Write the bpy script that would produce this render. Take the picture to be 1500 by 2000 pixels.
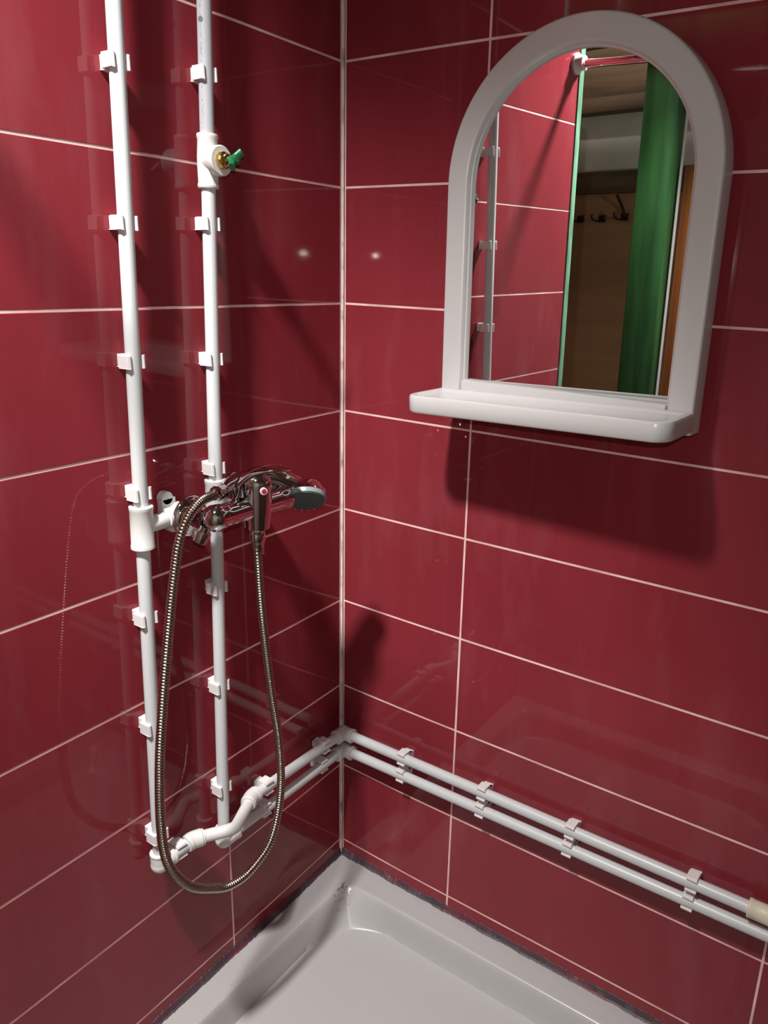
import bpy, bmesh, math, random
from mathutils import Vector, Matrix, noise
random.seed(7)
for o in list(bpy.data.objects): bpy.data.objects.remove(o)
SC = bpy.context.scene
COL = SC.collection
V = Vector
PI = math.pi

# ------------------------------------------------------------------ camera
CAM_POS = V((0.93785235, -1.15175589, 1.2615397))
CAM_ROWS = ((0.83138921, 0.5548323, 0.03087241), (-0.18179031, 0.21906333, 0.95862586), (0.52511357, -0.8026035, 0.28299002))
cd = bpy.data.cameras.new('camera')
cam = bpy.data.objects.new('camera', cd); COL.objects.link(cam)
cam.matrix_world = Matrix.Translation(CAM_POS) @ Matrix(CAM_ROWS).transposed().to_4x4()
cd.sensor_fit = 'HORIZONTAL'; cd.sensor_width = 36.0
cd.lens = 1505.3169 / 1500 * 36.0
cd.shift_x = -69.3187 / 1500; cd.shift_y = -26.2192 / 1500
cd.clip_start = 0.01
SC.camera = cam

# ------------------------------------------------------------------ world, lights, exposure
w = bpy.data.worlds.new('world'); SC.world = w; w.use_nodes = True
w.node_tree.nodes['Background'].inputs[0].default_value = (0.9, 0.92, 1.0, 1)
w.node_tree.nodes['Background'].inputs[1].default_value = 0.15
def light(name, kind, loc, energy, color, size, aim=None, cone=None, blend=None):
    l = bpy.data.lights.new(name, kind); l.energy = energy; l.color = color; l.shadow_soft_size = size
    o = bpy.data.objects.new(name, l); COL.objects.link(o); o.location = loc
    if aim is not None:
        o.rotation_euler = (V(aim) - V(loc)).to_track_quat('-Z', 'Y').to_euler()
    if kind == 'SPOT': l.spot_size = cone; l.spot_blend = blend
    return o
# lamp with a shade hanging over the photographer's left shoulder, just outside the shower
light('shaded_lamp', 'SPOT', (0.32, -1.30, 2.48), 350, (1.0, 0.97, 0.95), 0.07, aim=(-0.27, -0.58, 0.0), cone=math.radians(80), blend=1.0)
# added warm fill that brightens the hallway in the mirror, not a real bulb
light('hallway_fill', 'POINT', (-0.35, -1.25, 2.3), 17.0, (1.0, 0.86, 0.72), 0.05)
# the phone's torch beside its lens
light('phone_torch', 'POINT', CAM_POS + V((0.0090, 0.0060, 0.0490)), 9.5, (1.0, 0.97, 0.93), 0.0035)
vs = SC.view_settings
vs.view_transform = 'Standard'; vs.look = 'None'; vs.gamma = 1; vs.exposure = 0.0; vs.use_curve_mapping = False

# ------------------------------------------------------------------ materials
def mat(name, col, rough=0.5, metal=0.0, spec=0.5, coat=0.0):
    m = bpy.data.materials.new(name); m.use_nodes = True
    b = m.node_tree.nodes['Principled BSDF']
    b.inputs['Base Color'].default_value = (*col, 1); b.inputs['Roughness'].default_value = rough
    b.inputs['Metallic'].default_value = metal; b.inputs['Specular IOR Level'].default_value = spec
    b.inputs['Coat Weight'].default_value = coat
    return m
def nd(m, t, **kw):
    n = m.node_tree.nodes.new(t)
    for k, v in kw.items():
        if k in n.inputs: n.inputs[k].default_value = v
        else: setattr(n, k, v)
    return n
def ln(m, a, ao, b, bi): m.node_tree.links.new(a.outputs[ao], b.inputs[bi])
def bsdf(m): return m.node_tree.nodes['Principled BSDF']
def noisy(m, c1, c2, scale=(5, 5, 5), detail=4, lo=0.35, hi=0.65, nscale=1.0, bump=0.0, bscale=None, rr=None, coord='Object'):
    tc = nd(m, 'ShaderNodeTexCoord'); mp = nd(m, 'ShaderNodeMapping'); mp.inputs['Scale'].default_value = scale
    ln(m, tc, coord, mp, 'Vector')
    n = nd(m, 'ShaderNodeTexNoise', Scale=nscale, Detail=detail); ln(m, mp, 0, n, 'Vector')
    cr = nd(m, 'ShaderNodeValToRGB'); cr.color_ramp.elements[0].position = lo; cr.color_ramp.elements[1].position = hi
    cr.color_ramp.elements[0].color = (*c1, 1); cr.color_ramp.elements[1].color = (*c2, 1)
    ln(m, n, 'Fac', cr, 0); ln(m, cr, 0, bsdf(m), 'Base Color')
    if rr:
        r = nd(m, 'ShaderNodeMapRange'); r.inputs['From Min'].default_value = 0.3; r.inputs['From Max'].default_value = 0.7
        r.inputs['To Min'].default_value = rr[0]; r.inputs['To Max'].default_value = rr[1]
        ln(m, n, 'Fac', r, 0); ln(m, r, 0, bsdf(m), 'Roughness')
    if bump:
        n2 = nd(m, 'ShaderNodeTexNoise', Scale=bscale or nscale, Detail=2); ln(m, mp, 0, n2, 'Vector')
        bp = nd(m, 'ShaderNodeBump', Strength=bump, Distance=0.001); ln(m, n2, 'Fac', bp, 'Height'); ln(m, bp, 0, bsdf(m), 'Normal')
    return n
M_TILE = mat('red_glazed_tile', (0.2, 0.01, 0.02), 0.05, spec=0.28)
noisy(M_TILE, (0.215, 0.024, 0.033), (0.255, 0.030, 0.041), scale=(6, 6, 2.2), lo=0.3, hi=0.7, rr=(0.028, 0.045), bump=0.003, bscale=9)
def film(m):
    # thin dried-water film on the glaze: faint pale vertical smears
    src = bsdf(m).inputs['Base Color'].links[0].from_socket
    tc = nd(m, 'ShaderNodeTexCoord'); mp = nd(m, 'ShaderNodeMapping'); mp.inputs['Scale'].default_value = (11, 11, 3.2); ln(m, tc, 'Object', mp, 0)
    n = nd(m, 'ShaderNodeTexNoise', Scale=1.0, Detail=6, Roughness=0.62); ln(m, mp, 0, n, 'Vector')
    r = nd(m, 'ShaderNodeMapRange'); r.inputs['From Min'].default_value = 0.52; r.inputs['From Max'].default_value = 0.78
    r.inputs['To Min'].default_value = 0.0; r.inputs['To Max'].default_value = 0.06; ln(m, n, 'Fac', r, 0)
    mx = nd(m, 'ShaderNodeMix', data_type='RGBA'); ln(m, r, 0, mx, 'Factor')
    m.node_tree.links.new(src, mx.inputs[6]); mx.inputs[7].default_value = (0.62, 0.42, 0.44, 1)
    m.node_tree.links.new(mx.outputs[2], bsdf(m).inputs['Base Color'])
film(M_TILE)
M_GROUT = mat('pink_white_grout', (0.7, 0.42, 0.40), 0.75)
noisy(M_GROUT, (0.68, 0.40, 0.39), (0.90, 0.62, 0.60), scale=(14, 14, 14), lo=0.35, hi=0.6)
M_GROUTC = mat('white_corner_grout', (0.8, 0.72, 0.7), 0.7)
noisy(M_GROUTC, (0.32, 0.24, 0.25), (0.78, 0.68, 0.66), scale=(8, 8, 16), lo=0.36, hi=0.5)
M_PIPE = mat('white_polypropylene', (0.58, 0.60, 0.605), 0.33)
M_FIT = mat('white_fitting_plastic', (0.63, 0.62, 0.60), 0.42)
M_CREAM = mat('cream_fitting_plastic', (0.68, 0.62, 0.50), 0.42)
M_CLIP = mat('white_clip_plastic', (0.72, 0.69, 0.68), 0.4)
M_CHROME = mat('chrome', (0.72, 0.70, 0.71), 0.045, 1.0)
M_HOSE = mat('steel_hose', (0.42, 0.36, 0.30), 0.2, 1.0)
M_BRASS = mat('brass', (0.66, 0.47, 0.17), 0.18, 1.0)
M_GREENP = mat('green_handle_plastic', (0.008, 0.11, 0.035), 0.3)
M_SPRAY = mat('grey_green_spray_face', (0.035, 0.06, 0.055), 0.4)
M_RING = mat('grey_spray_ring', (0.22, 0.27, 0.27), 0.35)
M_NOZ = mat('nozzle_rubber', (0.12, 0.22, 0.18), 0.4)
M_FRAME = mat('white_frame_plastic', (0.56, 0.55, 0.545), 0.24)
M_MIRROR = mat('silvered_glass', (0.88, 0.90, 0.89), 0.0, 1.0)
M_TRAY = mat('white_tray_acrylic', (0.38, 0.372, 0.368), 0.27)
M_RED = mat('red_mark', (0.5, 0.03, 0.04), 0.3)
M_WHITE = mat('white_mark', (0.85, 0.75, 0.75), 0.3)
M_DROP = mat('water', (1, 1, 1), 0.0); bsdf(M_DROP).inputs['Transmission Weight'].default_value = 1.0; bsdf(M_DROP).inputs['IOR'].default_value = 1.33
M_SEAL = mat('grimy_sealant', (0.1, 0.08, 0.09), 0.55)
noisy(M_SEAL, (0.050, 0.040, 0.048), (0.115, 0.022, 0.036), scale=(11, 11, 70), lo=0.42, hi=0.66, bump=0.5, bscale=12)
M_GPAINT = mat('green_painted_wood', (0.05, 0.25, 0.06), 0.35)
noisy(M_GPAINT, (0.008, 0.040, 0.012), (0.035, 0.13, 0.035), scale=(22, 22, 2.0), lo=0.35, hi=0.7, bump=0.04, bscale=3)
M_LGREEN = mat('pale_green_painted_edge', (0.25, 0.6, 0.38), 0.5)
noisy(M_LGREEN, (0.06, 0.16, 0.09), (0.14, 0.32, 0.2), scale=(30, 30, 9), lo=0.4, hi=0.6)
M_DWOOD = mat('dark_brown_timber', (0.1, 0.06, 0.04), 0.7)
noisy(M_DWOOD, (0.07, 0.042, 0.026), (0.16, 0.10, 0.065), scale=(2, 8, 22), lo=0.35, hi=0.65)
M_BOARD = mat('brown_fibreboard', (0.25, 0.12, 0.06), 0.6)
noisy(M_BOARD, (0.23, 0.115, 0.06), (0.32, 0.165, 0.085), scale=(1.2, 2, 16), lo=0.3, hi=0.7)
M_ORANGE = mat('varnished_orange_wood', (0.5, 0.16, 0.03), 0.3)
noisy(M_ORANGE, (0.15, 0.04, 0.010), (0.30, 0.095, 0.02), scale=(18, 18, 1.2), lo=0.35, hi=0.65)
M_PLASTER = mat('pale_plaster', (0.62, 0.58, 0.54), 0.9)
noisy(M_PLASTER, (0.50, 0.47, 0.44), (0.68, 0.64, 0.60), scale=(3, 3, 3), lo=0.3, hi=0.7)
M_FLOOR = mat('dull_floor', (0.16, 0.12, 0.10), 0.7)
noisy(M_FLOOR, (0.12, 0.09, 0.07), (0.2, 0.15, 0.12), scale=(4, 4, 4))
M_IRON = mat('dark_metal_hook', (0.06, 0.045, 0.04), 0.3, 1.0)
# pipe with the faint blue-grey production print along it (illegible in the photo)
M_PRINT = mat('printed_pipe_plastic', (0.42, 0.425, 0.445), 0.33)
def build_print(m):
    tc = nd(m, 'ShaderNodeTexCoord'); sx = nd(m, 'ShaderNodeSeparateXYZ'); ln(m, tc, 'UV', sx, 0)
    # u = angle, v = metres along the pipe
    a = nd(m, 'ShaderNodeMath', operation='SUBTRACT'); ln(m, sx, 'X', a, 0); a.inputs[1].default_value = 0.0
    ab = nd(m, 'ShaderNodeMath', operation='ABSOLUTE'); ln(m, a, 0, ab, 0)
    lt = nd(m, 'ShaderNodeMath', operation='LESS_THAN'); ln(m, ab, 0, lt, 0); lt.inputs[1].default_value = 0.17
    cx = nd(m, 'ShaderNodeCombineXYZ')
    mu = nd(m, 'ShaderNodeMath', operation='MULTIPLY'); ln(m, sx, 'X', mu, 0); mu.inputs[1].default_value = 6
    mv = nd(m, 'ShaderNodeMath', operation='MULTIPLY'); ln(m, sx, 'Y', mv, 0); mv.inputs[1].default_value = 190
    ln(m, mu, 0, cx, 0); ln(m, mv, 0, cx, 1)
    n = nd(m, 'ShaderNodeTexNoise', Scale=1.0, Detail=3); ln(m, cx, 0, n, 'Vector')
    gt = nd(m, 'ShaderNodeMath', operation='GREATER_THAN'); ln(m, n, 'Fac', gt, 0); gt.inputs[1].default_value = 0.53
    m1 = nd(m, 'ShaderNodeMath', operation='MULTIPLY'); ln(m, lt, 0, m1, 0); ln(m, gt, 0, m1, 1)
    r0 = nd(m, 'ShaderNodeMath', operation='GREATER_THAN'); ln(m, sx, 'Y', r0, 0); r0.inputs[1].default_value = 0.012
    m2 = nd(m, 'ShaderNodeMath', operation='MULTIPLY'); ln(m, m1, 0, m2, 0); ln(m, r0, 0, m2, 1)
    m3 = nd(m, 'ShaderNodeMath', operation='MULTIPLY'); ln(m, m2, 0, m3, 0); m3.inputs[1].default_value = 0.75
    mx = nd(m, 'ShaderNodeMix', data_type='RGBA'); ln(m, m3, 0, mx, 'Factor')
    mx.inputs[6].default_value = (0.42, 0.425, 0.445, 1); mx.inputs[7].default_value = (0.2, 0.26, 0.36, 1)
    m.node_tree.links.new(mx.outputs[2], bsdf(m).inputs['Base Color'])
build_print(M_PRINT)
M_LOGO = mat('blue_grey_print', (0.13, 0.15, 0.19), 0.4)

# ------------------------------------------------------------------ mesh helpers (world coordinates unless a parent is rotated)
def finish(bm, angle=38):
    bmesh.ops.remove_doubles(bm, verts=bm.verts, dist=1e-6)
    bmesh.ops.recalc_face_normals(bm, faces=bm.faces)
    lim = math.radians(angle)
    for f in bm.faces: f.smooth = True
    for e in bm.edges:
        if len(e.link_faces) == 2: e.smooth = e.calc_face_angle(0) < lim
def obj(name, bm, m, parent=None, local=False, angle=38, **props):
    finish(bm, angle)
    if parent is not None and not local:
        off = V((0, 0, 0)); q = parent
        while q is not None: off += q.location; q = q.parent
        bmesh.ops.translate(bm, verts=bm.verts, vec=-off)
    me = bpy.data.meshes.new(name); bm.to_mesh(me); bm.free(); me.materials.append(m)
    o = bpy.data.objects.new(name, me); COL.objects.link(o)
    if parent is not None: o.parent = parent
    for k, v in props.items(): o[k] = v
    return o
def thing(name, label, cat, loc=(0, 0, 0), group=None):
    o = bpy.data.objects.new(name, None); COL.objects.link(o); o.location = loc
    o.empty_display_size = 0.02; o['label'] = label; o['category'] = cat
    if group: o['group'] = group
    return o
def box(bm, x0, x1, y0, y1, z0, z1, bev=0.0, seg=2, M=None):
    r = bmesh.ops.create_cube(bm, size=1.0)
    mtx = Matrix.Translation(((x0 + x1) / 2, (y0 + y1) / 2, (z0 + z1) / 2)) @ Matrix.Diagonal((x1 - x0, y1 - y0, z1 - z0, 1))
    vs_ = r['verts']; bmesh.ops.transform(bm, matrix=mtx, verts=vs_)
    if bev > 0:
        es = list({e for v in vs_ for e in v.link_edges})
        r2 = bmesh.ops.bevel(bm, geom=es, offset=bev, segments=seg, affect='EDGES', profile=0.5)
        vs_ = list({v for f in r2['faces'] for v in f.verts} | {v for v in vs_ if v.is_valid})
    if M is not None: bmesh.ops.transform(bm, matrix=M, verts=vs_)
    return vs_
def frame(d):
    d = V(d).normalized(); a = V((0, 0, 1)) if abs(d.z) < 0.9 else V((1, 0, 0))
    u = d.cross(a).normalized(); return u, d.cross(u).normalized(), d
def lathe(bm, origin, axis, prof, n=32, ref=None):
    """prof: list of (t along axis, radius); closed ends when radius 0"""
    u, v, d = frame(axis)
    if ref is not None:
        u = (V(ref) - d * V(ref).dot(d)).normalized(); v = d.cross(u)
    o = V(origin); rings = []
    for t, r in prof:
        if r < 1e-7: rings.append([bm.verts.new(o + d * t)])
        else: rings.append([bm.verts.new(o + d * t + (u * math.cos(2 * PI * k / n) + v * math.sin(2 * PI * k / n)) * r) for k in range(n)])
    for A, B in zip(rings, rings[1:]):
        if len(A) == 1 and len(B) == 1: continue
        for k in range(n):
            k2 = (k + 1) % n
            if len(A) == 1: bm.faces.new((A[0], B[k], B[k2]))
            elif len(B) == 1: bm.faces.new((A[k], A[k2], B[0]))
            else: bm.faces.new((A[k], A[k2], B[k2], B[k]))
    for R in (rings[0], rings[-1]):
        if len(R) > 1: bm.faces.new(R)
def catmull(P, n):
    P = [V(p) for p in P]; Q = [P[0] * 2 - P[1]] + P + [P[-1] * 2 - P[-2]]; out = []
    for i in range(1, len(Q) - 2):
        a, b, c, d = Q[i - 1], Q[i], Q[i + 1], Q[i + 2]
        for k in range(n):
            t = k / n
            out.append(0.5 * ((2 * b) + (c - a) * t + (2 * a - 5 * b + 4 * c - d) * t * t + (3 * b - a - 3 * c + d) * t ** 3))
    out.append(P[-1]); return out
def resample(P, step):
    L = [0.0]
    for a, b in zip(P, P[1:]): L.append(L[-1] + (b - a).length)
    n = max(2, int(L[-1] / step)); out = []; j = 0
    for i in range(n + 1):
        s = L[-1] * i / n
        while j < len(P) - 2 and L[j + 1] < s: j += 1
        t = (s - L[j]) / max(1e-9, L[j + 1] - L[j]); out.append(P[j].lerp(P[j + 1], t))
    return out
def sweep(bm, P, rad, n=20, sx=1.0, sy=1.0, up=None, cap=True, uv=False, power=2.0):
    """tube along P; rad a number or function(i, count) -> r or (rx, ry)"""
    P = [V(p) for p in P]; N = len(P)
    T = [(P[min(i + 1, N - 1)] - P[max(i - 1, 0)]).normalized() for i in range(N)]
    if up is None: u = frame(T[0])[0]
    else: u = (V(up) - T[0] * V(up).dot(T[0])).normalized()
    rings = []
    for i in range(N):
        if up is not None: u = V(up)
        u = (u - T[i] * u.dot(T[i])).normalized(); v = T[i].cross(u)
        r = rad(i, N) if callable(rad) else rad
        rx, ry = r if isinstance(r, tuple) else (r * sx, r * sy)
        ring = []
        for k in range(n):
            a = 2 * PI * k / n; c, s = math.cos(a), math.sin(a)
            if power != 2.0:
                c = math.copysign(abs(c) ** (2 / power), c); s = math.copysign(abs(s) ** (2 / power), s)
            ring.append(bm.verts.new(P[i] + u * (c * rx) + v * (s * ry)))
        rings.append(ring)
    for A, B in zip(rings, rings[1:]):
        for k in range(n): bm.faces.new((A[k], A[(k + 1) % n], B[(k + 1) % n], B[k]))
    if cap: bm.faces.new(rings[0]); bm.faces.new(rings[-1])
    return rings
def socket(bm, a, b, r, lip=0.0016, n=28):
    """a fitting's socket from a (inside) to b (open end) with a rounded lip"""
    a, b = V(a), V(b); L = (b - a).length
    lathe(bm, a, b - a, [(0, r * 0.8), (0.0015, r), (L - 0.004, r), (L - 0.0035, r + lip * 0.6), (L - 0.0008, r + lip * 0.5), (L, r - 0.001), (L, 0)], n)

# ------------------------------------------------------------------ walls with individual tiles
H = 0.2
ZD = {8: 0.0027, 7: 0.0006, 6: -0.0007, 5: -0.0023, 4: -0.0017, 3: -0.0014, 2: 0.0002, 1: 0.0007, 0: 0.0020}
def zl(k): return k * H + ZD.get(k, 0.0)
SL = 0.022
def bow(s):
    """the last tiles lean back a little towards the corner; s = distance from the corner"""
    if s < 0.16: return -(SL * (0.16 - s) + 0.5 * SL * 0.08)
    if s < 0.24: q = (0.24 - s) / 0.08; return -0.5 * SL * 0.08 * q * q
    return 0.0
def wall_pt(side, s, d, z):
    """side 'L': plane x=0, s = -y ; side 'R': plane y=0, s = x ; d = out of the wall"""
    return V((d, -s, z)) if side == 'L' else V((s, -d, z))
def slab(bm, side, s0, s1, z0, z1, dback, dfront, follow=True, bev=0.0006):
    ss = [s0]
    if follow and s0 < 0.24:
        ss += [s for s in (0.05, 0.10, 0.15, 0.16, 0.17, 0.18, 0.19, 0.20, 0.21, 0.22, 0.23, 0.24) if s0 < s < s1]
    ss.append(s1)
    F, B = [], []
    zz = [z0, z1]
    f_in = []
    for i, s in enumerate(ss):
        b = bow(s) if follow else 0.0
        si = s + (bev if i == 0 else (-bev if i == len(ss) - 1 else 0))
        f_in.append([bm.verts.new(wall_pt(side, si, dfront + b, z0 + bev)), bm.verts.new(wall_pt(side, si, dfront + b, z1 - bev))])
        F.append([bm.verts.new(wall_pt(side, s, dfront + b - bev, z0)), bm.verts.new(wall_pt(side, s, dfront + b - bev, z1))])
        B.append([bm.verts.new(wall_pt(side, s, dback, z0)), bm.verts.new(wall_pt(side, s, dback, z1))])
    for i in range(len(ss) - 1):
        bm.faces.new((f_in[i][0], f_in[i + 1][0], f_in[i + 1][1], f_in[i][1]))
        bm.faces.new((f_in[i][0], f_in[i + 1][0], F[i + 1][0], F[i][0])); bm.faces.new((f_in[i][1], f_in[i + 1][1], F[i + 1][1], F[i][1]))
        bm.faces.new((F[i][0], F[i + 1][0], B[i + 1][0], B[i][0])); bm.faces.new((F[i][1], F[i + 1][1], B[i + 1][1], B[i][1]))
        bm.faces.new((B[i][0], B[i + 1][0], B[i + 1][1], B[i][1]))
    for j in (0, -1):
        bm.faces.new((f_in[j][0], f_in[j][1], F[j][1], F[j][0])); bm.faces.new((F[j][0], F[j][1], B[j][1], B[j][0]))
LEFT_END, RIGHT_END, ZTOP = 0.87, 1.30, 2.2
G = 0.0018
def tiled_wall(side, name, cols, end):
    bm = bmesh.new(); slab(bm, side, -0.10 if side == 'L' else 0.0, end, -0.2, ZTOP, -0.10, -0.0004, bev=0.0)
    wl = obj(name, bm, M_GROUT, angle=20); wl['kind'] = 'structure'
    for k in range(-1, 11):
        z0, z1 = zl(k) if k >= 0 else -0.2, zl(k + 1)
        cc = list(cols)
        if side == 'L' and k > 2: cc[1] -= (k - 2) * 0.0037   # the joint drifts behind the right riser
        for c0, c1 in zip(cc, cc[1:]):
            bm = bmesh.new()
            g0 = 0.0026 if c0 == 0 else G
            slab(bm, side, c0 + g0, c1 - (G if c1 < end else 0.0), z0 + G, z1 - G, -0.006, random.uniform(-0.0001, 0.0003))
            obj('tile', bm, M_TILE, wl, angle=20)
    return wl
wl = tiled_wall('L', 'wall_left', [0.0, 0.3302, 0.87], LEFT_END)
wr = tiled_wall('R', 'wall_right', [0.0, 0.2857, 0.8806, 1.30], RIGHT_END)
# corner joint of whiter, smeared grout
bm = bmesh.new()
P = [V((0.0, 0.0, -0.2 + 0.02 * i)) for i in range(121)]
b0 = bow(0)
sweep(bm, [V((b0 + 0.0006, -b0 - 0.0006, p.z)) for p in P], lambda i, n: 0.0026 + 0.0006 * noise.noise(V((i * 0.7, 0, 0))), n=8)
obj('corner_grout', bm, M_GROUTC, wl)

# ------------------------------------------------------------------ the rest of the room (seen in the mirror)
def struct(name, bm, m, parent=None):
    o = obj(name, bm, m, parent)
    if parent is None: o['kind'] = 'structure'
    return o
bm = bmesh.new(); box(bm, -1.0, 1.7, -1.95, 0.1, -0.26, -0.2); struct('floor', bm, M_FLOOR)
bm = bmesh.new(); box(bm, -1.0, 1.7, -1.95, 0.1, 2.7, 2.76); struct('ceiling', bm, M_DWOOD)
bm = bmesh.new(); box(bm, -1.0, 1.7, -1.95, -1.81, -0.2, 2.7); wb = struct('wall_back', bm, M_PLASTER)
bm = bmesh.new(); box(bm, 1.6, 1.7, -1.81, 0.1, -0.2, 2.7); struct('wall_far_right', bm, M_DWOOD)
bm = bmesh.new(); box(bm, -1.0, -0.9, -1.81, 0.1, -0.2, 2.7); struct('wall_far_left', bm, M_DWOOD)
# painted edge of the tiled partition
bm = bmesh.new(); box(bm, -0.9, -0.098, -0.06, 0.1, -0.2, 2.7); struct('wall_side', bm, M_PLASTER)
bm = bmesh.new(); box(bm, -0.10, 0.003, -0.892, -0.8705, -0.2, 2.2, 0.001); struct('trim_1', bm, M_LGREEN)
# green door frame behind the photographer
fr = bpy.data.objects.new('door_1', None); COL.objects.link(fr); fr['kind'] = 'structure'; fr.location = (-0.03, -1.48, -0.2)
bm = bmesh.new(); box(bm, -0.092, 0.022, -1.52, -1.45, -0.2, 2.68, 0.004); obj('door_post', bm, M_GPAINT, fr)
bm = bmesh.new(); box(bm, 0.022, 1.595, -1.54, -1.400, 1.90, 2.00, 0.004); obj('lintel', bm, M_GPAINT, fr)
bm = bmesh.new(); box(bm, -0.895, 0.022, -1.54, -1.400, 1.93, 2.00, 0.004); obj('lintel', bm, M_GPAINT, fr)
bm = bmesh.new(); box(bm, 0.030, 0.035, -1.50, -1.488, -0.2, 1.89, 0.001); obj('weather_strip', bm, M_FRAME, fr)
bm = bmesh.new(); box(bm, 0.042, 0.13, -1.53, -1.50, -0.2, 1.56, 0.003); obj('door_leaf', bm, M_ORANGE, fr)
# hallway wall: beam, trim board, fibreboard panel
bm = bmesh.new(); box(bm, -0.9, 0.3, -1.809, -1.74, 1.78, 1.83, 0.004); box(bm, -0.9, 0.3, -1.809, -1.77, 1.83, 2.69, 0.004); obj('timber_beam', bm, M_DWOOD, wb)
bm = bmesh.new(); box(bm, -0.9, 0.3, -1.809, -1.79, 1.515, 1.59, 0.003); obj('trim_board', bm, M_DWOOD, wb)
bm = bmesh.new(); box(bm, -0.9, 0.3, -1.809, -1.80, -0.19, 1.513, 0.001); obj('hardboard_panel', bm, M_BOARD, wb)
hook_labels = ['small dark coat hook on brown panel, nearest the tiled wall in the mirror',
               'dark metal coat hook on the brown panel, middle of the three in the mirror',
               'dark coat hook with a tall upper prong, beside the green post in the mirror']
for i, (hx, hz, big) in enumerate(((-0.465, 1.425, 0), (-0.375, 1.425, 0), (-0.285, 1.43, 1))):
    t = thing('coat_hook', hook_labels[i], 'hook', (hx, -1.80, hz), 'coat hooks on the hallway panel')
    bm = bmesh.new(); box(bm, hx - 0.014, hx + 0.014, -1.80, -1.796, hz - 0.012, hz + 0.014, 0.0015); obj('plate', bm, M_IRON, t)
    for s in (-1, 1):
        bm = bmesh.new()
        sweep(bm, catmull([(hx, -1.797, hz), (hx + s * 0.012, -1.78, hz - 0.008), (hx + s * 0.026, -1.768, hz), (hx + s * 0.028, -1.765, hz + 0.014)], 6), 0.0032, 8)
        obj('prong', bm, M_IRON, t)
    if big:
        bm = bmesh.new(); sweep(bm, catmull([(hx, -1.797, hz), (hx - 0.004, -1.785, hz + 0.03), (hx - 0.012, -1.755, hz + 0.065), (hx - 0.012, -1.75, hz + 0.075)], 6), 0.005, 8)
        obj('prong', bm, M_IRON, t)
# chrome rail with its flange on the left wall
t = thing('curtain_rail', 'chrome curtain rail fixed across the shower opening, seen in the mirror', 'rail', (0.0, -0.853, 1.734))
bm = bmesh.new(); lathe(bm, (0.0004, -0.853, 1.734), (1, 0, 0), [(0, 0), (0, 0.024), (0.006, 0.024), (0.010, 0.019), (0.016, 0.0165), (0.024, 0.0165), (0.024, 0)], 32); obj('wall_flange', bm, M_FRAME, t)
bm = bmesh.new(); lathe(bm, (0.012, -0.853, 1.7325), (1, 0, -0.05), [(0, 0), (0, 0.0098), (1.585, 0.0098), (1.585, 0)], 28); obj('rail', bm, M_CHROME, t)

# ------------------------------------------------------------------ shower tray
def sdf_round(x, y, x0, x1, y0, y1, r):
    cx, cy = (x0 + x1) / 2, (y0 + y1) / 2; hx, hy = (x1 - x0) / 2 - r, (y1 - y0) / 2 - r
    dx, dy = abs(x - cx) - hx, abs(y - cy) - hy
    return math.hypot(max(dx, 0), max(dy, 0)) + min(max(dx, dy), 0) - r
TZ = -0.035
def tray_z(x, y):
    a = -sdf_round(x, y, 0.060, 0.845, -0.815, -0.060, 0.030)     # inside the rim
    b = sdf_round(x, y, 0.077, 0.825, -0.795, -0.080, 0.13)         # outside the floor
    if a <= 0: t = 0.0
    elif b <= 0: t = 1.0
    else: t = a / (a + b)
    t = t * t * (3 - 2 * t) * 0.5 + t * 0.5
    z = -0.058 * t
    if b < 0: z -= 0.012 * min(1.0, -b / 0.28)
    return TZ + z
bm = bmesh.new()
X0, X1, Y0, Y1 = -0.002, 0.905, -0.868, 0.002
NX, NY = 300, 288
gr = [[bm.verts.new((X0 + (X1 - X0) * i / NX, Y0 + (Y1 - Y0) * j / NY, tray_z(X0 + (X1 - X0) * i / NX, Y0 + (Y1 - Y0) * j / NY))) for j in range(NY + 1)] for i in range(NX + 1)]
for i in range(NX):
    for j in range(NY): bm.faces.new((gr[i][j], gr[i + 1][j], gr[i + 1][j + 1], gr[i][j + 1]))
edge = [gr[i][0] for i in range(NX + 1)] + [gr[NX][j] for j in range(1, NY + 1)] + [gr[i][NY] for i in range(NX - 1, -1, -1)] + [gr[0][j] for j in range(NY - 1, 0, -1)]
low = [bm.verts.new((v.co.x, v.co.y, -0.199)) for v in edge]
for k in range(len(edge)):
    k2 = (k + 1) % len(edge); bm.faces.new((edge[k], edge[k2], low[k2], low[k]))
bm.faces.new(low)
o = tray_o = obj('shower_tray', bm, M_TRAY, angle=50)
o['label'] = 'white acrylic shower tray with a raised rim in the corner of the red walls'; o['category'] = 'shower tray'
# sealant lines with ragged lower edges
def seal(name, side, end):
    bm = bmesh.new(); N = 560; prev = None
    for i in range(N + 1):
        s = 0.001 + (end - 0.001) * i / N
        n1 = noise.noise(V((s * 31, 3.1 if side == 'L' else 7.7, 0))); n2 = noise.noise(V((s * 210, 9.3, 1.0))) * 0.7 + noise.noise(V((s * 97, 2.3, 5.0))) * 0.6
        n3 = noise.noise(V((s * 25, 1.3, 2.0)))
        b = bow(s)
        zt = TZ + 0.0125 + 0.005 * n3 + 0.003 * n2; dd = 0.0080 + 0.0025 * n1 + 0.0018 * n2
        ring = [bm.verts.new(wall_pt(side, s, b - 0.0005, zt)), bm.verts.new(wall_pt(side, s, b + 0.0012, zt - 0.0008)),
                bm.verts.new(wall_pt(side, s, b + dd * 0.55, TZ + 0.0028)), bm.verts.new(wall_pt(side, s, b + dd, TZ + 0.0004)), bm.verts.new(wall_pt(side, s, b - 0.0005, TZ + 0.0001))]
        if prev:
            for k in range(5): bm.faces.new((prev[k], prev[(k + 1) % 5], ring[(k + 1) % 5], ring[k]))
        else: bm.faces.new(ring)
        prev = ring
    bm.faces.new(prev)
    o = obj(name, bm, M_SEAL); o['kind'] = 'structure'
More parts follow.
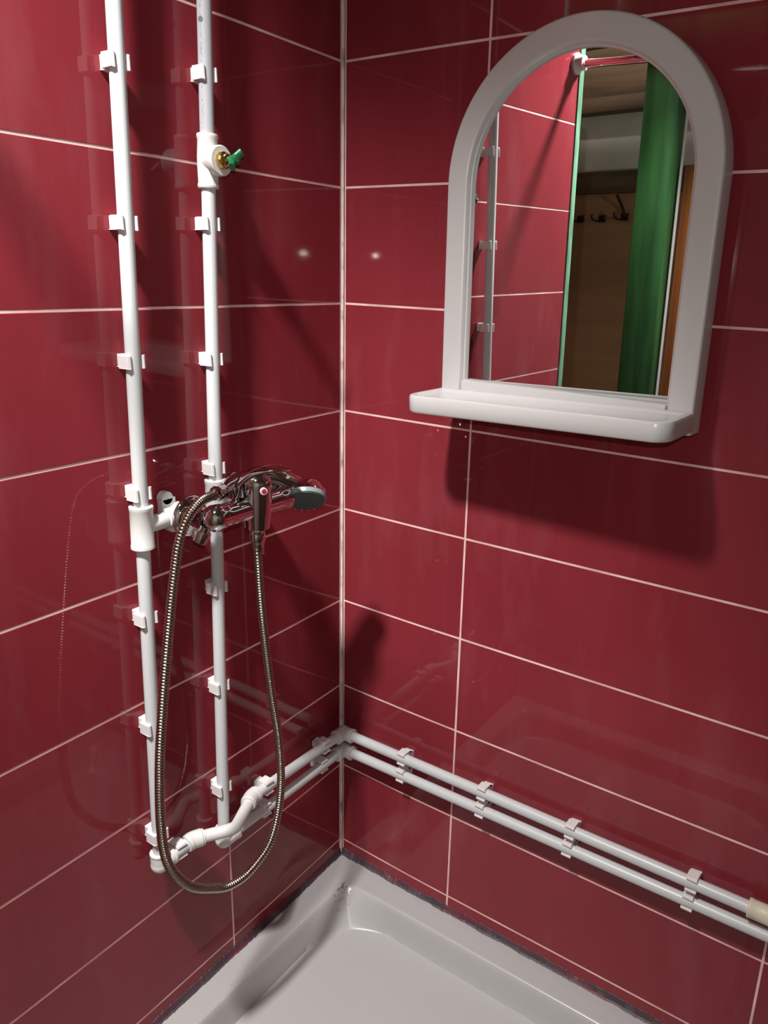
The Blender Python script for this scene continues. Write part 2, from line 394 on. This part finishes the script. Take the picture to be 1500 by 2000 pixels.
seal('trim_2', 'L', 0.868); seal('trim_3', 'R', 0.90)

# ------------------------------------------------------------------ pipes
def r1(z): return V((0.0265, -0.4747 - (1.4994 - z) * 0.0235, z))
def r2(z): return V((0.0245, -0.3305 - (1.5143 - z) * 0.0274, z))
PR = 0.0102
def pipe_part(bm, P, r=PR): sweep(bm, P, r, n=28)
ZA, ZB = 0.314, 0.2665
def zup(x): return 0.308 + x * 0.006
def zlo(x): return 0.2665 + x * 0.013
# --- hot line: left riser, crossover bend, upper horizontal pipe
hot = thing('water_pipe', 'white plastic water pipe: left riser, crossover bend and upper horizontal run', 'pipe', (0.0265, -0.50, 0.31), 'white water pipes')
bm = bmesh.new(); pipe_part(bm, [r1(2.195), r1(0.92)]); obj('riser_pipe', bm, M_PIPE, hot)
bm = bmesh.new(); pipe_part(bm, [r1(0.873), r1(0.325)]); obj('riser_pipe', bm, M_PIPE, hot)
T1 = r1(0.894)
def tee(parent, C, up, dn, r=0.0160, br=None):
    bm = bmesh.new(); d = V(up) - V(dn); L = d.length
    lathe(bm, dn, d, [(0, PR), (0, r - 0.0005), (0.0012, r + 0.0007), (0.006, r + 0.0007), (0.0075, r), (L - 0.0075, r), (L - 0.006, r + 0.0007), (L - 0.0012, r + 0.0007), (L, r - 0.0005), (L, PR)], 36)
    if br: br(bm)
    return obj('tee_fitting', bm, M_FIT, parent)
def branch(y0, y1, x, z, r):
    def f(bm):
        lathe(bm, (x, y0, z), (0, 1, 0), [(0, r * 0.9), (0.012, r), (y1 - y0 - 0.002, r), (y1 - y0, r - 0.001), (y1 - y0, 0)], 28)
    return f
tee(hot, T1, r1(0.9265), r1(0.8615), 0.0163, branch(T1.y, T1.y + 0.040, T1.x, T1.z + 0.001, 0.0125))
def wall_elbow(parent, yc, zc, x0):
    """wall-plate elbow: body turning out of the wall, with two screw ears"""
    bm = bmesh.new()
    lathe(bm, (x0, yc - 0.030, zc), (0, 1, 0), [(0, 0.0125), (0.0005, 0.0148), (0.016, 0.0148), (0.022, 0.0155), (0.030, 0.0160), (0.038, 0.0135), (0.043, 0.007), (0.044, 0)], 32)
    lathe(bm, (0.006, yc, zc), (1, 0, 0), [(0, 0), (0, 0.0165), (0.018, 0.0172), (0.030, 0.0178), (0.0375, 0.0178), (0.0385, 0.0165), (0.0385, 0)], 36)
    e = obj('wall_elbow', bm, M_FIT, parent)
    for s, dy in ((1, -0.016), (-1, -0.006)):
        bm = bmesh.new()
        c = V((0.0, yc + dy, zc + s * (0.0255 if s > 0 else 0.020)))
        lathe(bm, c + V((0.004, 0, 0)), (1, 0, 0), [(0, 0), (0, 0.0105), (0.011, 0.0105), (0.0125, 0.009), (0.0125, 0.0012), (0.0115, 0.0012), (0.0115, 0)], 28)
        box(bm, 0.004, 0.0165, c.y - 0.0102, c.y + 0.0102 + (0.004 if s > 0 else 0), min(c.z, zc), max(c.z, zc), 0.001)
        obj('screw_ear', bm, M_FIT, e)
    return e
ME1, ME2, MZ = -0.417, -0.272, 0.897
wall_elbow(hot, ME1, MZ, 0.0265)
# bottom elbow of the left riser
A0 = r1(0.314)
bm = bmesh.new()
socket(bm, A0 + V((0, 0, -0.004)), A0 + V((0, 0.0005, 0.024)), 0.0146)
socket(bm, A0 + V((0, -0.004, 0)), A0 + V((0, 0.026, 0)), 0.0146)
bmesh.ops.create_uvsphere(bm, u_segments=28, v_segments=18, radius=0.0150, matrix=Matrix.Translation(A0))
obj('elbow_fitting', bm, M_FIT, hot)
bm = bmesh.new(); pipe_part(bm, [A0 + V((0, 0.02, 0)), (0.0265, -0.436, ZA)]); obj('short_pipe', bm, M_PIPE, hot)
# crossover bend in front of the second riser
bend = catmull([(0.027, -0.438, ZA), (0.030, -0.428, ZA), (0.0400, -0.410, ZA), (0.0500, -0.395, ZA), (0.0585, -0.381, ZA), (0.0615, -0.371, ZA), (0.0580, -0.360, ZA), (0.0480, -0.339, ZA), (0.0380, -0.319, ZA), (0.0300, -0.303, ZA), (0.027, -0.293, ZA)], 8)
bm = bmesh.new(); sweep(bm, bend, 0.0108, 28); obj('crossover_bend', bm, M_FIT, hot)
for a, b, c in (((0.0265, -0.449, ZA), (0.0268, -0.436, ZA), (0.0355, -0.418, ZA)), ((0.0265, -0.281, ZA), (0.0268, -0.296, ZA), (0.0355, -0.315, ZA))):
    bm = bmesh.new(); pts = resample(catmull([a, b, c], 10), 0.0012); N = len(pts)
    sweep(bm, pts, lambda i, n: 0.0150 if 2 < i < n - 3 else 0.0138, 28); obj('elbow_fitting', bm, M_FIT, hot)
YC, XC = -0.0262, 0.0262
bm = bmesh.new(); pipe_part(bm, [(0.0265, -0.288, ZA), (0.0262, -0.030, 0.309)]); obj('horizontal_pipe', bm, M_PIPE, hot)
def corner_elbow(parent, z, dz=0.0):
    bm = bmesh.new(); C = V((0.0262, -0.0262, z))
    socket(bm, C + V((0, 0.004, 0)), C + V((0, -0.026, 0)), 0.0146); socket(bm, C + V((-0.004, 0, 0)), C + V((0.026, 0, 0)), 0.0146)
    bmesh.ops.create_uvsphere(bm, u_segments=28, v_segments=18, radius=0.0152, matrix=Matrix.Translation(C))
    obj('elbow_fitting', bm, M_FIT, parent)
corner_elbow(hot, 0.3088)
bm = bmesh.new(); pipe_part(bm, [(0.030, YC, 0.3088), (0.862, YC, 0.3135)]); obj('horizontal_pipe', bm, M_PIPE, hot)
bm = bmesh.new(); lathe(bm, (0.8475, YC, 0.3134), (1, 0, 0.005), [(0, PR), (0, 0.0146), (0.0010, 0.0156), (0.005, 0.0156), (0.006, 0.0150), (0.031, 0.0150), (0.032, 0.0156), (0.036, 0.0156), (0.037, 0.0146), (0.037, PR)], 32)
obj('coupling', bm, M_CREAM, hot, label='cream coupling')
bm = bmesh.new(); pipe_part(bm, [(0.878, YC, 0.3136), (1.25, YC, 0.316)]); obj('horizontal_pipe', bm, M_PIPE, hot)
# --- cold line: second riser with stop valve, lower horizontal pipe
cold = thing('water_pipe', 'white plastic water pipe: right riser with green-handled valve and lower horizontal run', 'pipe', (0.0245, -0.36, 0.267), 'white water pipes')
bm = bmesh.new()
ring_pts = [r2(2.195), r2(1.43)]
rings = sweep(bm, resample([V(p) for p in ring_pts], 0.02), PR, 28)
o_print = None
uvl = bm.loops.layers.uv.new('UVMap')
ax0 = r2(1.5); look = (CAM_POS - ax0); base = math.atan2(look.y, look.x) - 0.55
for f in bm.faces:
    for l in f.loops:
        p = l.vert.co; c = r2(p.z); a = math.atan2(p.y - c.y, p.x - c.x) - base
        a = (a + PI) % (2 * PI) - PI
        l[uvl].uv = (a, p.z - 1.43)
obj('riser_pipe', bm, M_PRINT, cold, label='pipe length with a faint blue-grey printed line')
def logo(z, r):
    bm = bmesh.new(); c = r2(z); N = 24
    cen = bm.verts.new(c + V((math.cos(base), math.sin(base), 0)) * (PR + 0.0003)); ring = []
    for k in range(N):
        da = r * math.cos(2 * PI * k / N) / PR; dz = r * math.sin(2 * PI * k / N)
        ring.append(bm.verts.new(c + V((math.cos(base + da) * (PR + 0.0003), math.sin(base + da) * (PR + 0.0003), dz))))
    for k in range(N): bm.faces.new((cen, ring[k], ring[(k + 1) % N]))
    obj('printed_mark', bm, M_LOGO, cold)
logo(1.579, 0.0036)
bm = bmesh.new(); pipe_part(bm, [r2(1.372), r2(0.93)]); obj('riser_pipe', bm, M_PIPE, cold)
bm = bmesh.new(); pipe_part(bm, [r2(0.872), r2(0.278)]); obj('riser_pipe', bm, M_PIPE, cold)
# stop valve
SV = r2(1.4015)
bm = bmesh.new(); d = r2(1.4375) - r2(1.3655); L = d.length
lathe(bm, r2(1.3655), d, [(0, PR), (0, 0.0142), (0.0015, 0.0150), (0.005, 0.0150), (0.0075, 0.0140), (0.030, 0.0150), (0.042, 0.0150), (L - 0.0075, 0.0140), (L - 0.005, 0.0150), (L - 0.0015, 0.0150), (L, 0.0142), (L, PR)], 36)
lathe(bm, SV, (1, 0, 0), [(0, 0), (0.0, 0.0150), (0.012, 0.0155), (0.019, 0.0205), (0.0275, 0.0205), (0.029, 0.0190), (0.029, 0.0105), (0.024, 0.0105), (0.024, 0)], 40)
vb = obj('valve_body', bm, M_FIT, cold)
bm = bmesh.new(); lathe(bm, SV + V((0.0242, 0, 0)), (1, 0, 0), [(0, 0), (0, 0.0118), (0.004, 0.0122), (0.010, 0.0118), (0.0125, 0.0102), (0.0125, 0.0088), (0.018, 0.0082), (0.0195, 0.006), (0.0195, 0)], 12)
obj('brass_bonnet', bm, M_BRASS, vb, label='brass bonnet', angle=20)
bm = bmesh.new(); c = SV + V((0.043, 0, 0))
lathe(bm, c, (1, 0, 0), [(0, 0), (0, 0.0052), (0.006, 0.0060), (0.012, 0.0070), (0.017, 0.0065), (0.0185, 0.004), (0.0185, 0)], 24)
for k in range(2):
    a = math.radians(48 + 180 * k); dv = V((0, math.cos(a), math.sin(a)))
    sweep(bm, catmull([c + V((0.008, 0, 0)), c + V((0.0115, 0, 0)) + dv * 0.007, c + V((0.0155, 0, 0)) + dv * 0.0145], 5), lambda i, n: (0.0042, 0.0060), 14, up=(1, 0, 0))
obj('green_handle', bm, M_GREENP, vb, label='small green butterfly handle')
bm = bmesh.new(); lathe(bm, c + V((0.0183, 0, 0)), (1, 0, 0), [(0, 0), (0, 0.0028), (0.0012, 0.0022), (0.0012, 0)], 14); obj('screw', bm, M_CHROME, vb)
# mixer tee on the second riser
T2 = r2(0.900)
tee(cold, T2, r2(0.9365), r2(0.867), 0.0163, branch(T2.y, T2.y + 0.046, T2.x, MZ + 0.002, 0.0125))
wall_elbow(cold, ME2, MZ, 0.0245)
# bottom elbow of the second riser
B0 = r2(ZB)
bm = bmesh.new()
socket(bm, B0 + V((0, 0, -0.004)), B0 + V((0, 0.0006, 0.026)), 0.0146)
socket(bm, B0 + V((0, -0.004, 0)), B0 + V((0, 0.030, 0)), 0.0152)
bmesh.ops.create_uvsphere(bm, u_segments=28, v_segments=18, radius=0.0154, matrix=Matrix.Translation(B0))
obj('elbow_fitting', bm, M_FIT, cold)
bm = bmesh.new(); pipe_part(bm, [B0 + V((0, 0.022, 0)), (0.0262, -0.030, 0.267)]); obj('horizontal_pipe', bm, M_PIPE, cold)
corner_elbow(cold, 0.267)
bm = bmesh.new(); pipe_part(bm, [(0.030, YC, 0.267), (1.25, YC, 0.281)]); obj('horizontal_pipe', bm, M_PIPE, cold)

# ------------------------------------------------------------------ pipe clips (every clip a thing)
def clip_mesh(h=0.0262, name='clip'):
    """local x = across the pipe, y = along, z = out of the wall"""
    prof = []
    ro, ri, wo = 0.0102, 0.0102, 0.0142
    pts = [(-0.0065, 0.0), (0.0065, 0.0), (0.0065, h - 0.0165), (wo, h - 0.0125), (wo, h + 0.0075), (wo - 0.0035, h + 0.0092)]
    a0 = math.acos(0.0075 / 0.0106)
    inner = [(0.0106 * math.sin(t), h + 0.0106 * math.cos(t)) for t in [math.radians(48 + (312 - 48) * k / 20) for k in range(21)]]
    left = [(-x, z) for x, z in reversed(pts[2:])]
    poly = pts + inner + left
    bm = bmesh.new(); wdt = 0.0088
    fr_, bk = [bm.verts.new((x, -wdt, z)) for x, z in poly], [bm.verts.new((x, wdt, z)) for x, z in poly]
    N = len(poly)
    for k in range(N): bm.faces.new((fr_[k], fr_[(k + 1) % N], bk[(k + 1) % N], bk[k]))
    f1 = bm.faces.new(fr_); f2 = bm.faces.new(bk)
    bmesh.ops.triangulate(bm, faces=[f1, f2])
    es = [e for e in bm.edges if len(e.link_faces) == 2 and e.calc_face_angle(0) > 0.9]
    bmesh.ops.bevel(bm, geom=es, offset=0.0007, segments=1, affect='EDGES')
    finish(bm, 30)
    me = bpy.data.meshes.new('pipe_clip'); bm.to_mesh(me); bm.free(); me.materials.append(M_CLIP); return me
ME_A, ME_B = clip_mesh(0.0265), clip_mesh(0.0245)
def place_clip(me, loc, cols, label, group):
    o = bpy.data.objects.new('pipe_clip', me); COL.objects.link(o)
    R = Matrix([list(c) for c in cols]).transposed().to_4x4(); o.matrix_world = Matrix.Translation(loc) @ R
    o['label'] = label; o['category'] = 'pipe clip'; o['group'] = group
LV = ((0, 1, 0), (0, 0, 1), (1, 0, 0)); LH = ((0, 0, 1), (0, -1, 0), (1, 0, 0)); RH = ((0, 0, 1), (-1, 0, 0), (0, -1, 0))
ordn = ['highest', 'second from the top', 'third from the top', 'fourth from the top', 'fifth from the top', 'sixth from the top', 'lowest']
extra1 = ['', '', '', ', just above mixer tee', ', first below the mixer', '', ', above bottom elbow']
extra2 = [', above the green valve', ', first below green valve', '', ', just above the mixer', ', first below the mixer', '', ', above crossover bend']
for i, z in enumerate((1.4994, 1.3102, 1.1311, 0.9448, 0.7522, 0.5699, 0.3705)):
    place_clip(ME_A, (0.0004, r1(z).y, z), LV, 'white clip on left riser, %s of seven%s' % (ordn[i], extra1[i]), 'clips on the left riser')
for i, z in enumerate((1.5143, 1.318, 1.124, 0.9545, 0.7538, 0.5745, 0.3752)):
    place_clip(ME_B, (0.0004, r2(z).y, z), LV, 'white clip on right riser, %s of seven%s' % (ordn[i], extra2[i]), 'clips on the right riser')
place_clip(ME_A, (0.0004, -0.4635, ZA), LH, 'single white clip between the left riser elbow and the crossover bend', 'clips on the left wall pipe run')
for y, nm in ((-0.257, 'beside the hose, right of the crossover bend'), (-0.090, 'nearest the corner')):
    zt = ZA + (0.309 - ZA) * (y + 0.288) / 0.258
    place_clip(ME_A, (0.0004, y, zt), LH, 'white clip on upper pipe, left wall, %s' % nm, 'clips on the left wall pipe run')
    place_clip(ME_B, (0.0004, y - 0.006, 0.2668), LH, 'white clip on lower pipe, left wall, %s' % nm, 'clips on the left wall pipe run')
nms = ['nearest the corner', 'second from the corner', 'third from the corner', 'farthest from the corner']
for i, x in enumerate((0.181, 0.367, 0.547, 0.760)):
    place_clip(ME_A, (x, -0.0003, 0.3088 + x * 0.0056), RH, 'white clip on the upper pipe of the right wall, %s' % nms[i], 'clips on the right wall pipe run')
    place_clip(ME_A, (x - 0.002, -0.0003, 0.267 + x * 0.0115), RH, 'white clip on the lower pipe of the right wall, %s' % nms[i], 'clips on the right wall pipe run')

# ------------------------------------------------------------------ chrome shower mixer
mx = thing('shower_mixer', 'chrome single-lever shower mixer mounted between the two white risers', 'shower mixer', (0.045, -0.345, MZ))
for yc, nm in ((ME1, 'l'), (ME2, 'r')):
    bm = bmesh.new(); lathe(bm, (0.0446, yc, MZ), (1, 0, 0), [(0, 0.012), (0, 0.0315), (0.002, 0.0322), (0.005, 0.0315), (0.010, 0.026), (0.014, 0.0175), (0.016, 0.015), (0.016, 0.010)], 44); obj('wall_rosette', bm, M_CHROME, mx)
    bm = bmesh.new(); lathe(bm, (0.057, yc, MZ), (1, 0, 0.12), [(0, 0.0100), (0, 0.0118), (0.012, 0.0118), (0.012, 0.0165), (0.0135, 0.0175), (0.026, 0.0175), (0.0275, 0.0165), (0.0275, 0.012), (0.036, 0.012)], 6 if yc else 32); obj('union_nut', bm, M_CHROME, mx, angle=15)
BX, BZ = 0.104, 0.906
bm = bmesh.new()
sweep(bm, resample([V((BX, -0.438, BZ)), V((BX, -0.258, BZ))], 0.004),
      lambda i, n: (lambda q: 0.0185 * math.sqrt(max(0.02, 1 - max(0, (abs(q) - 0.80) / 0.20) ** 2)) * (1.0 + 0.12 * (abs(q) > 0.62) * math.sin(PI * min(1, (abs(q) - 0.62) / 0.38))))(2 * i / (n - 1) - 1), 32)
obj('body_bar', bm, M_CHROME, mx)
CY = -0.343
bm = bmesh.new()
sweep(bm, resample([V((BX + 0.006, CY, 0.874)), V((BX + 0.008, CY, 0.962))], 0.003),
      lambda i, n: (lambda q: (0.0250 * (0.80 + 0.20 * math.sin(PI * min(1.0, 0.12 + q * 1.1) / 2)) * math.sqrt(max(0.05, 1 - max(0, (q - 0.8) / 0.2) ** 2 * 0.9)), 0.0215 * (0.80 + 0.20 * math.sin(PI * min(1.0, 0.12 + q * 1.1) / 2)) * math.sqrt(max(0.05, 1 - max(0, (q - 0.8) / 0.2) ** 2 * 0.9))))(i / (n - 1)), 36, up=(1, 0, 0))
obj('cartridge_housing', bm, M_CHROME, mx)
bm = bmesh.new(); lathe(bm, (BX + 0.006, CY, 0.892), (0, 0, -1), [(0, 0), (0, 0.0165), (0.012, 0.0160), (0.020, 0.0130), (0.024, 0.0120), (0.030, 0.0115), (0.030, 0)], 32); obj('hose_outlet', bm, M_CHROME, mx)
lev = catmull([(0.086, -0.371, 0.921), (0.090, -0.361, 0.942), (0.101, -0.347, 0.958), (0.118, -0.330, 0.965), (0.134, -0.315, 0.966), (0.146, -0.304, 0.963)], 8)
bm = bmesh.new()
sweep(bm, lev, lambda i, n: (0.0042 * (1 - 0.55 * (i / n) ** 2) + 0.0004, (0.0165 + 0.004 * math.sin(PI * i / n)) * (1 if i < n - 4 else (1 - 0.25 * (i - n + 4) / 3))), 24, up=(0, 0, 1), power=3.0)
obj('lever', bm, M_CHROME, mx)
lk = (CAM_POS - V((BX, CY, 0.93))); lk.z = 0; lk.normalize(); lk = (Matrix.Rotation(math.radians(22), 3, 'Z') @ lk)
dc = V((BX + 0.009, CY, 0.938)) + lk * 0.0236
bm = bmesh.new(); lathe(bm, dc, lk, [(0, 0), (0, 0.0058), (0.0022, 0.0055), (0.0022, 0)], 28); mk = obj('temperature_mark', bm, M_WHITE, mx, label='round hot and cold mark')
bm = bmesh.new(); lathe(bm, dc + lk * 0.0023, lk, [(0, 0), (0, 0.0036), (0.0005, 0.0034), (0.0005, 0)], 20); obj('red_dot', bm, M_RED, mk)
# cradle for the hand shower
bm = bmesh.new()
sweep(bm, catmull([(0.083, -0.352, 0.918), (0.079, -0.345, 0.928), (0.078, -0.340, 0.936)], 5), 0.008, 16)
obj('shower_cradle', bm, M_CHROME, mx)
# diverter knob low on the left
bm = bmesh.new(); lathe(bm, (0.092, -0.428, 0.893), (-0.3, -0.35, -1), [(0, 0), (0, 0.008), (0.008, 0.008), (0.008, 0.0112), (0.010, 0.012), (0.024, 0.012), (0.0255, 0.0105), (0.0255, 0)], 28); obj('side_valve', bm, M_CHROME, mx)

# ------------------------------------------------------------------ hand shower
HC = V((0.124, -0.2460, 0.9000))
hs = thing('hand_shower', 'chrome hand shower with a dark grey-green spray face resting on the mixer', 'hand shower', (0.08, -0.36, 0.94))
nrm = V((0.67, -0.74, 0)).normalized() * math.cos(math.radians(46)) + V((0, 0, -1)) * math.sin(math.radians(46))
handle = catmull([(0.0835, -0.3865, 0.9370), (0.080, -0.372, 0.9405), (0.0765, -0.345, 0.9440), (0.081, -0.308, 0.9450), (0.096, -0.280, 0.9375), tuple(HC - nrm * 0.016 + V((-0.006, -0.004, 0.0)))], 8)
bm = bmesh.new(); sweep(bm, handle, lambda i, n: 0.0105 + 0.0085 * (i / n) ** 2 if i > 1 else 0.0095, 24); obj('handle', bm, M_CHROME, hs)
bm = bmesh.new(); lathe(bm, HC - nrm * 0.027, nrm, [(-0.008, 0), (-0.0072, 0.009), (-0.003, 0.0185), (0.005, 0.0265), (0.014, 0.0318), (0.0225, 0.0340), (0.0225, 0)], 48); obj('head_shell', bm, M_CHROME, hs)
bm = bmesh.new(); lathe(bm, HC - nrm * 0.0048, nrm, [(0, 0), (0, 0.0336), (0.003, 0.0338), (0.0075, 0.0328), (0.0085, 0.031), (0.0085, 0)], 48); obj('head_ring', bm, M_RING, hs)
bm = bmesh.new(); lathe(bm, HC + nrm * 0.0036, nrm, [(0, 0), (0, 0.0312), (0.0012, 0.0305), (0.0020, 0.018), (0.0022, 0)], 40); sf = obj('spray_face', bm, M_SPRAY, hs)
bm = bmesh.new(); u_, v_, _d = frame(nrm)
for rr_, k_ in ((0.006, 6), (0.012, 10), (0.018, 14), (0.024, 18)):
    for k in range(k_):
        a = 2 * PI * k / k_ + rr_ * 40
        lathe(bm, HC + nrm * 0.0052 + (u_ * math.cos(a) + v_ * math.sin(a)) * rr_, nrm, [(0, 0.0011), (0.0012, 0.0008), (0.0012, 0)], 6)
obj('nozzles', bm, M_NOZ, sf, kind='stuff')
bm = bmesh.new()
for k, (a, rr_) in enumerate(((-0.6, 0.0014), (-0.2, 0.0017), (0.15, 0.0013), (0.5, 0.0016))):
    dn = (V((0, 0, -1)) - nrm * V((0, 0, -1)).dot(nrm)).normalized(); sd = nrm.cross(dn)
    q = HC + nrm * 0.0046 + (dn * math.cos(a) + sd * math.sin(a)) * 0.0305
    bmesh.ops.create_icosphere(bm, subdivisions=2, radius=rr_, matrix=Matrix.Translation(q + V((0, 0, -0.001))) @ Matrix.Diagonal((1, 1, 1.5, 1)))
obj('water_droplets', bm, M_DROP, hs, kind='stuff')
# ------------------------------------------------------------------ metal hose
OUT = V((BX + 0.006, CY, 0.862))
hose_pts = [OUT + V((0, 0, -0.006)), (0.113, -0.347, 0.840), (0.118, -0.3505, 0.8187), (0.120, -0.3475, 0.7306), (0.120, -0.3317, 0.5856), (0.120, -0.3166, 0.4797), (0.120, -0.3158, 0.376),
            (0.120, -0.3413, 0.2966), (0.120, -0.3917, 0.2681), (0.120, -0.4350, 0.2710), (0.120, -0.4704, 0.2908), (0.120, -0.5198, 0.3335), (0.120, -0.5541, 0.3972), (0.120, -0.5626, 0.4671),
            (0.120, -0.5574, 0.5686), (0.120, -0.5449, 0.662), (0.120, -0.5287, 0.7589), (0.120, -0.5119, 0.8454), (0.120, -0.4996, 0.8943), (0.118, -0.4820, 0.9230), (0.108, -0.4500, 0.9385), (0.094, -0.4130, 0.9380), (0.0865, -0.3950, 0.9366)]
path = resample(catmull(hose_pts, 16), 0.0046 / 4)
hz = thing('shower_hose', 'ribbed metal shower hose hanging in a long loop from the mixer', 'hose', tuple(OUT))
bm = bmesh.new(); sweep(bm, path, lambda i, n: (0.0053, 0.0069, 0.0073, 0.0067)[i % 4], 14); obj('ribbed_tube', bm, M_HOSE, hz, angle=60)
bm = bmesh.new(); lathe(bm, OUT + V((0, 0, 0.002)), (0.12, -0.05, -1), [(0, 0), (0, 0.0118), (0.0015, 0.0125), (0.012, 0.0120), (0.016, 0.0100), (0.024, 0.0088), (0.034, 0.0082), (0.035, 0.007), (0.035, 0)], 28); obj('hose_nut', bm, M_CHROME, hz)
e0, e1 = V((0.094, -0.4130, 0.9378)), V((0.0835, -0.3865, 0.9370))
bm = bmesh.new(); lathe(bm, e0, e1 - e0, [(0, 0), (0, 0.0080), (0.004, 0.0085), (0.008, 0.0105), (0.010, 0.0118), (0.027, 0.0122), (0.028, 0.0110), (0.028, 0)], 10); obj('hose_nut', bm, M_CHROME, hz, angle=20)

# ------------------------------------------------------------------ arched mirror with shelf
rv, iv, uv_ = V((0.99880312, -0.04891139, 0)), V((0.04890761, 0.99872591, 0.01243414)), V((-0.000608171, -0.01241925, 0.99992269))
mir = thing('wall_mirror', 'arched wall mirror in a white plastic frame with a small shelf below', 'mirror', (0.4626848, -0.04658117, 1.3))
mir.rotation_mode = 'QUATERNION'
mir.rotation_quaternion = Matrix((rv, iv, uv_)).transposed().to_quaternion()
AC, ZB_, RO = 0.0895, -0.246, 0.2115
# profile: (radius, depth) going round the section
SEC = [(RO, 0.022), (RO, -0.009), (RO - 0.0008, -0.0120), (RO - 0.0026, -0.0138), (RO - 0.0058, -0.0145), (RO - 0.034, -0.0145), (RO - 0.0362, -0.0132), (RO - 0.0380, -0.0100), (RO - 0.0388, -0.0060),
       (RO - 0.0408, -0.0050), (RO - 0.0416, -0.0008), (RO - 0.0416, 0.004), (RO - 0.006, 0.022)]
stations = []
for z in [ZB_, ZB_ + 0.003, ZB_ + 0.006, ZB_ + 0.15, AC - 0.02]: stations.append((V((0, 0, z)), V((-1, 0, 0))))
for k in range(0, 49):
    a = PI - PI * k / 48; stations.append((V((0, 0, AC)), V((math.cos(a), 0, math.sin(a)))))
for z in [AC - 0.02, ZB_ + 0.15, ZB_ + 0.006, ZB_ + 0.003, ZB_]: stations.append((V((0, 0, z)), V((1, 0, 0))))
bm = bmesh.new(); prev = None
for C, n in stations:
    ring = [bm.verts.new(C + n * r + V((0, d, 0))) for r, d in SEC]
    if prev:
        for k in range(len(SEC)): bm.faces.new((prev[k], prev[(k + 1) % len(SEC)], ring[(k + 1) % len(SEC)], ring[k]))
    else: bm.faces.new(ring)
    prev = ring
bm.faces.new(prev)
box(bm, -(RO - 0.04), RO - 0.04, -0.0140, 0.021, -0.243, -0.2085, 0.0015)
obj('frame', bm, M_FRAME, mir, local=True, angle=28)
bm = bmesh.new(); RG = RO - 0.040; gv = [bm.verts.new((-RG, 0, -0.209))]
for k in range(41):
    a = PI - PI * k / 40; gv.append(bm.verts.new((RG * math.cos(a), 0, AC + RG * math.sin(a))))
gv.append(bm.verts.new((RG, 0, -0.209)))
gb = [bm.verts.new((v.co.x, 0.003, v.co.z)) for v in gv]
bm.faces.new(gv); bm.faces.new(gb)
for k in range(len(gv)): bm.faces.new((gv[k], gv[(k + 1) % len(gv)], gb[(k + 1) % len(gv)], gb[k]))
obj('mirror_glass', bm, M_MIRROR, mir, local=True, angle=20)
bm = bmesh.new(); box(bm, -0.195, -0.175, 0.0215, 0.0345, 0.10, 0.13, 0.001); obj('hanging_lug', bm, M_FRAME, mir, local=True)
bm = bmesh.new(); box(bm, 0.165, 0.185, 0.0215, 0.0520, 0.10, 0.13, 0.001); obj('hanging_lug', bm, M_FRAME, mir, local=True)
# shelf: rounded-corner slab with a shallow recessed top
def rrect(x0, x1, y0, y1, r, n=8):
    pts = []
    for cx, cy, a0 in ((x1 - 0.004, y1 - 0.004, 0), (x0 + 0.004, y1 - 0.004, 90)):
        pts.append((cx, cy) if False else (x1 if a0 == 0 else x0, y1))
    for cx, cy, a0 in ((x0 + r, y0 + r, 180), (x1 - r, y0 + r, 270)):
        for k in range(n + 1):
            a = math.radians(a0 + 90 * k / n); pts.append((cx + r * math.cos(a), cy + r * math.sin(a)))
    return pts
SX0, SX1, SY0, SY1 = -0.2130, 0.2135, -0.117, -0.0125
def loop(bm, ins, z, rr=0.026):
    return [bm.verts.new((x, y, z)) for x, y in rrect(SX0 + ins, SX1 - ins, SY0 + ins, SY1 - (ins if ins > 0.004 else 0), max(0.004, rr - ins))]
bm = bmesh.new(); prev = None; first = None
for ins, z in ((0.006, -0.0285), (0.002, -0.0272), (0.0, -0.024), (0.0, -0.004), (0.0012, -0.0012), (0.004, 0.0), (0.0085, 0.0), (0.0105, -0.001), (0.0125, -0.004), (0.016, -0.005)):
    ring = loop(bm, ins, z)
    if prev:
        for k in range(len(ring)): bm.faces.new((prev[k], prev[(k + 1) % len(ring)], ring[(k + 1) % len(ring)], ring[k]))
    else: bm.faces.new(ring)
    prev = ring
bm.faces.new(prev)
bmesh.ops.transform(bm, verts=bm.verts, matrix=Matrix.Translation((0, 0, -0.2190)) @ Matrix.Rotation(math.radians(-1.7), 4, 'Y'))
obj('shelf', bm, M_FRAME, mir, local=True, angle=35)

# ------------------------------------------------------------------ water drops
def drops(name, label, pts, base, **kw):
    bm = bmesh.new()
    for p, r in pts:
        bmesh.ops.create_icosphere(bm, subdivisions=1, radius=r, matrix=Matrix.Translation(p) @ Matrix.Diagonal((1, 1, 0.6, 1)))
    o = obj(name, bm, M_DROP, tray_o, angle=180); o['kind'] = 'stuff'
pts = []
for k in range(70):
    x = 0.062 + abs(random.gauss(0, 0.011)); y = -0.068 - abs(random.gauss(0, 0.018)) * 1.0
    pts.append((V((x, y, tray_z(x, y) + 0.0004)), random.uniform(0.0009, 0.0020)))
for k in range(90):
    x = random.uniform(0.01, 0.16); y = random.uniform(-0.45, -0.02)
    pts.append((V((x, y, tray_z(x, y) + 0.0003)), random.uniform(0.0005, 0.0011)))
for k in range(60):
    x = random.uniform(0.05, 0.6); y = random.uniform(-0.5, -0.05)
    pts.append((V((x, y, tray_z(x, y) + 0.0003)), random.uniform(0.0004, 0.0009)))
drops('water_droplets', 'fine water droplets scattered on the white tray, thickest in its corner', pts, None)
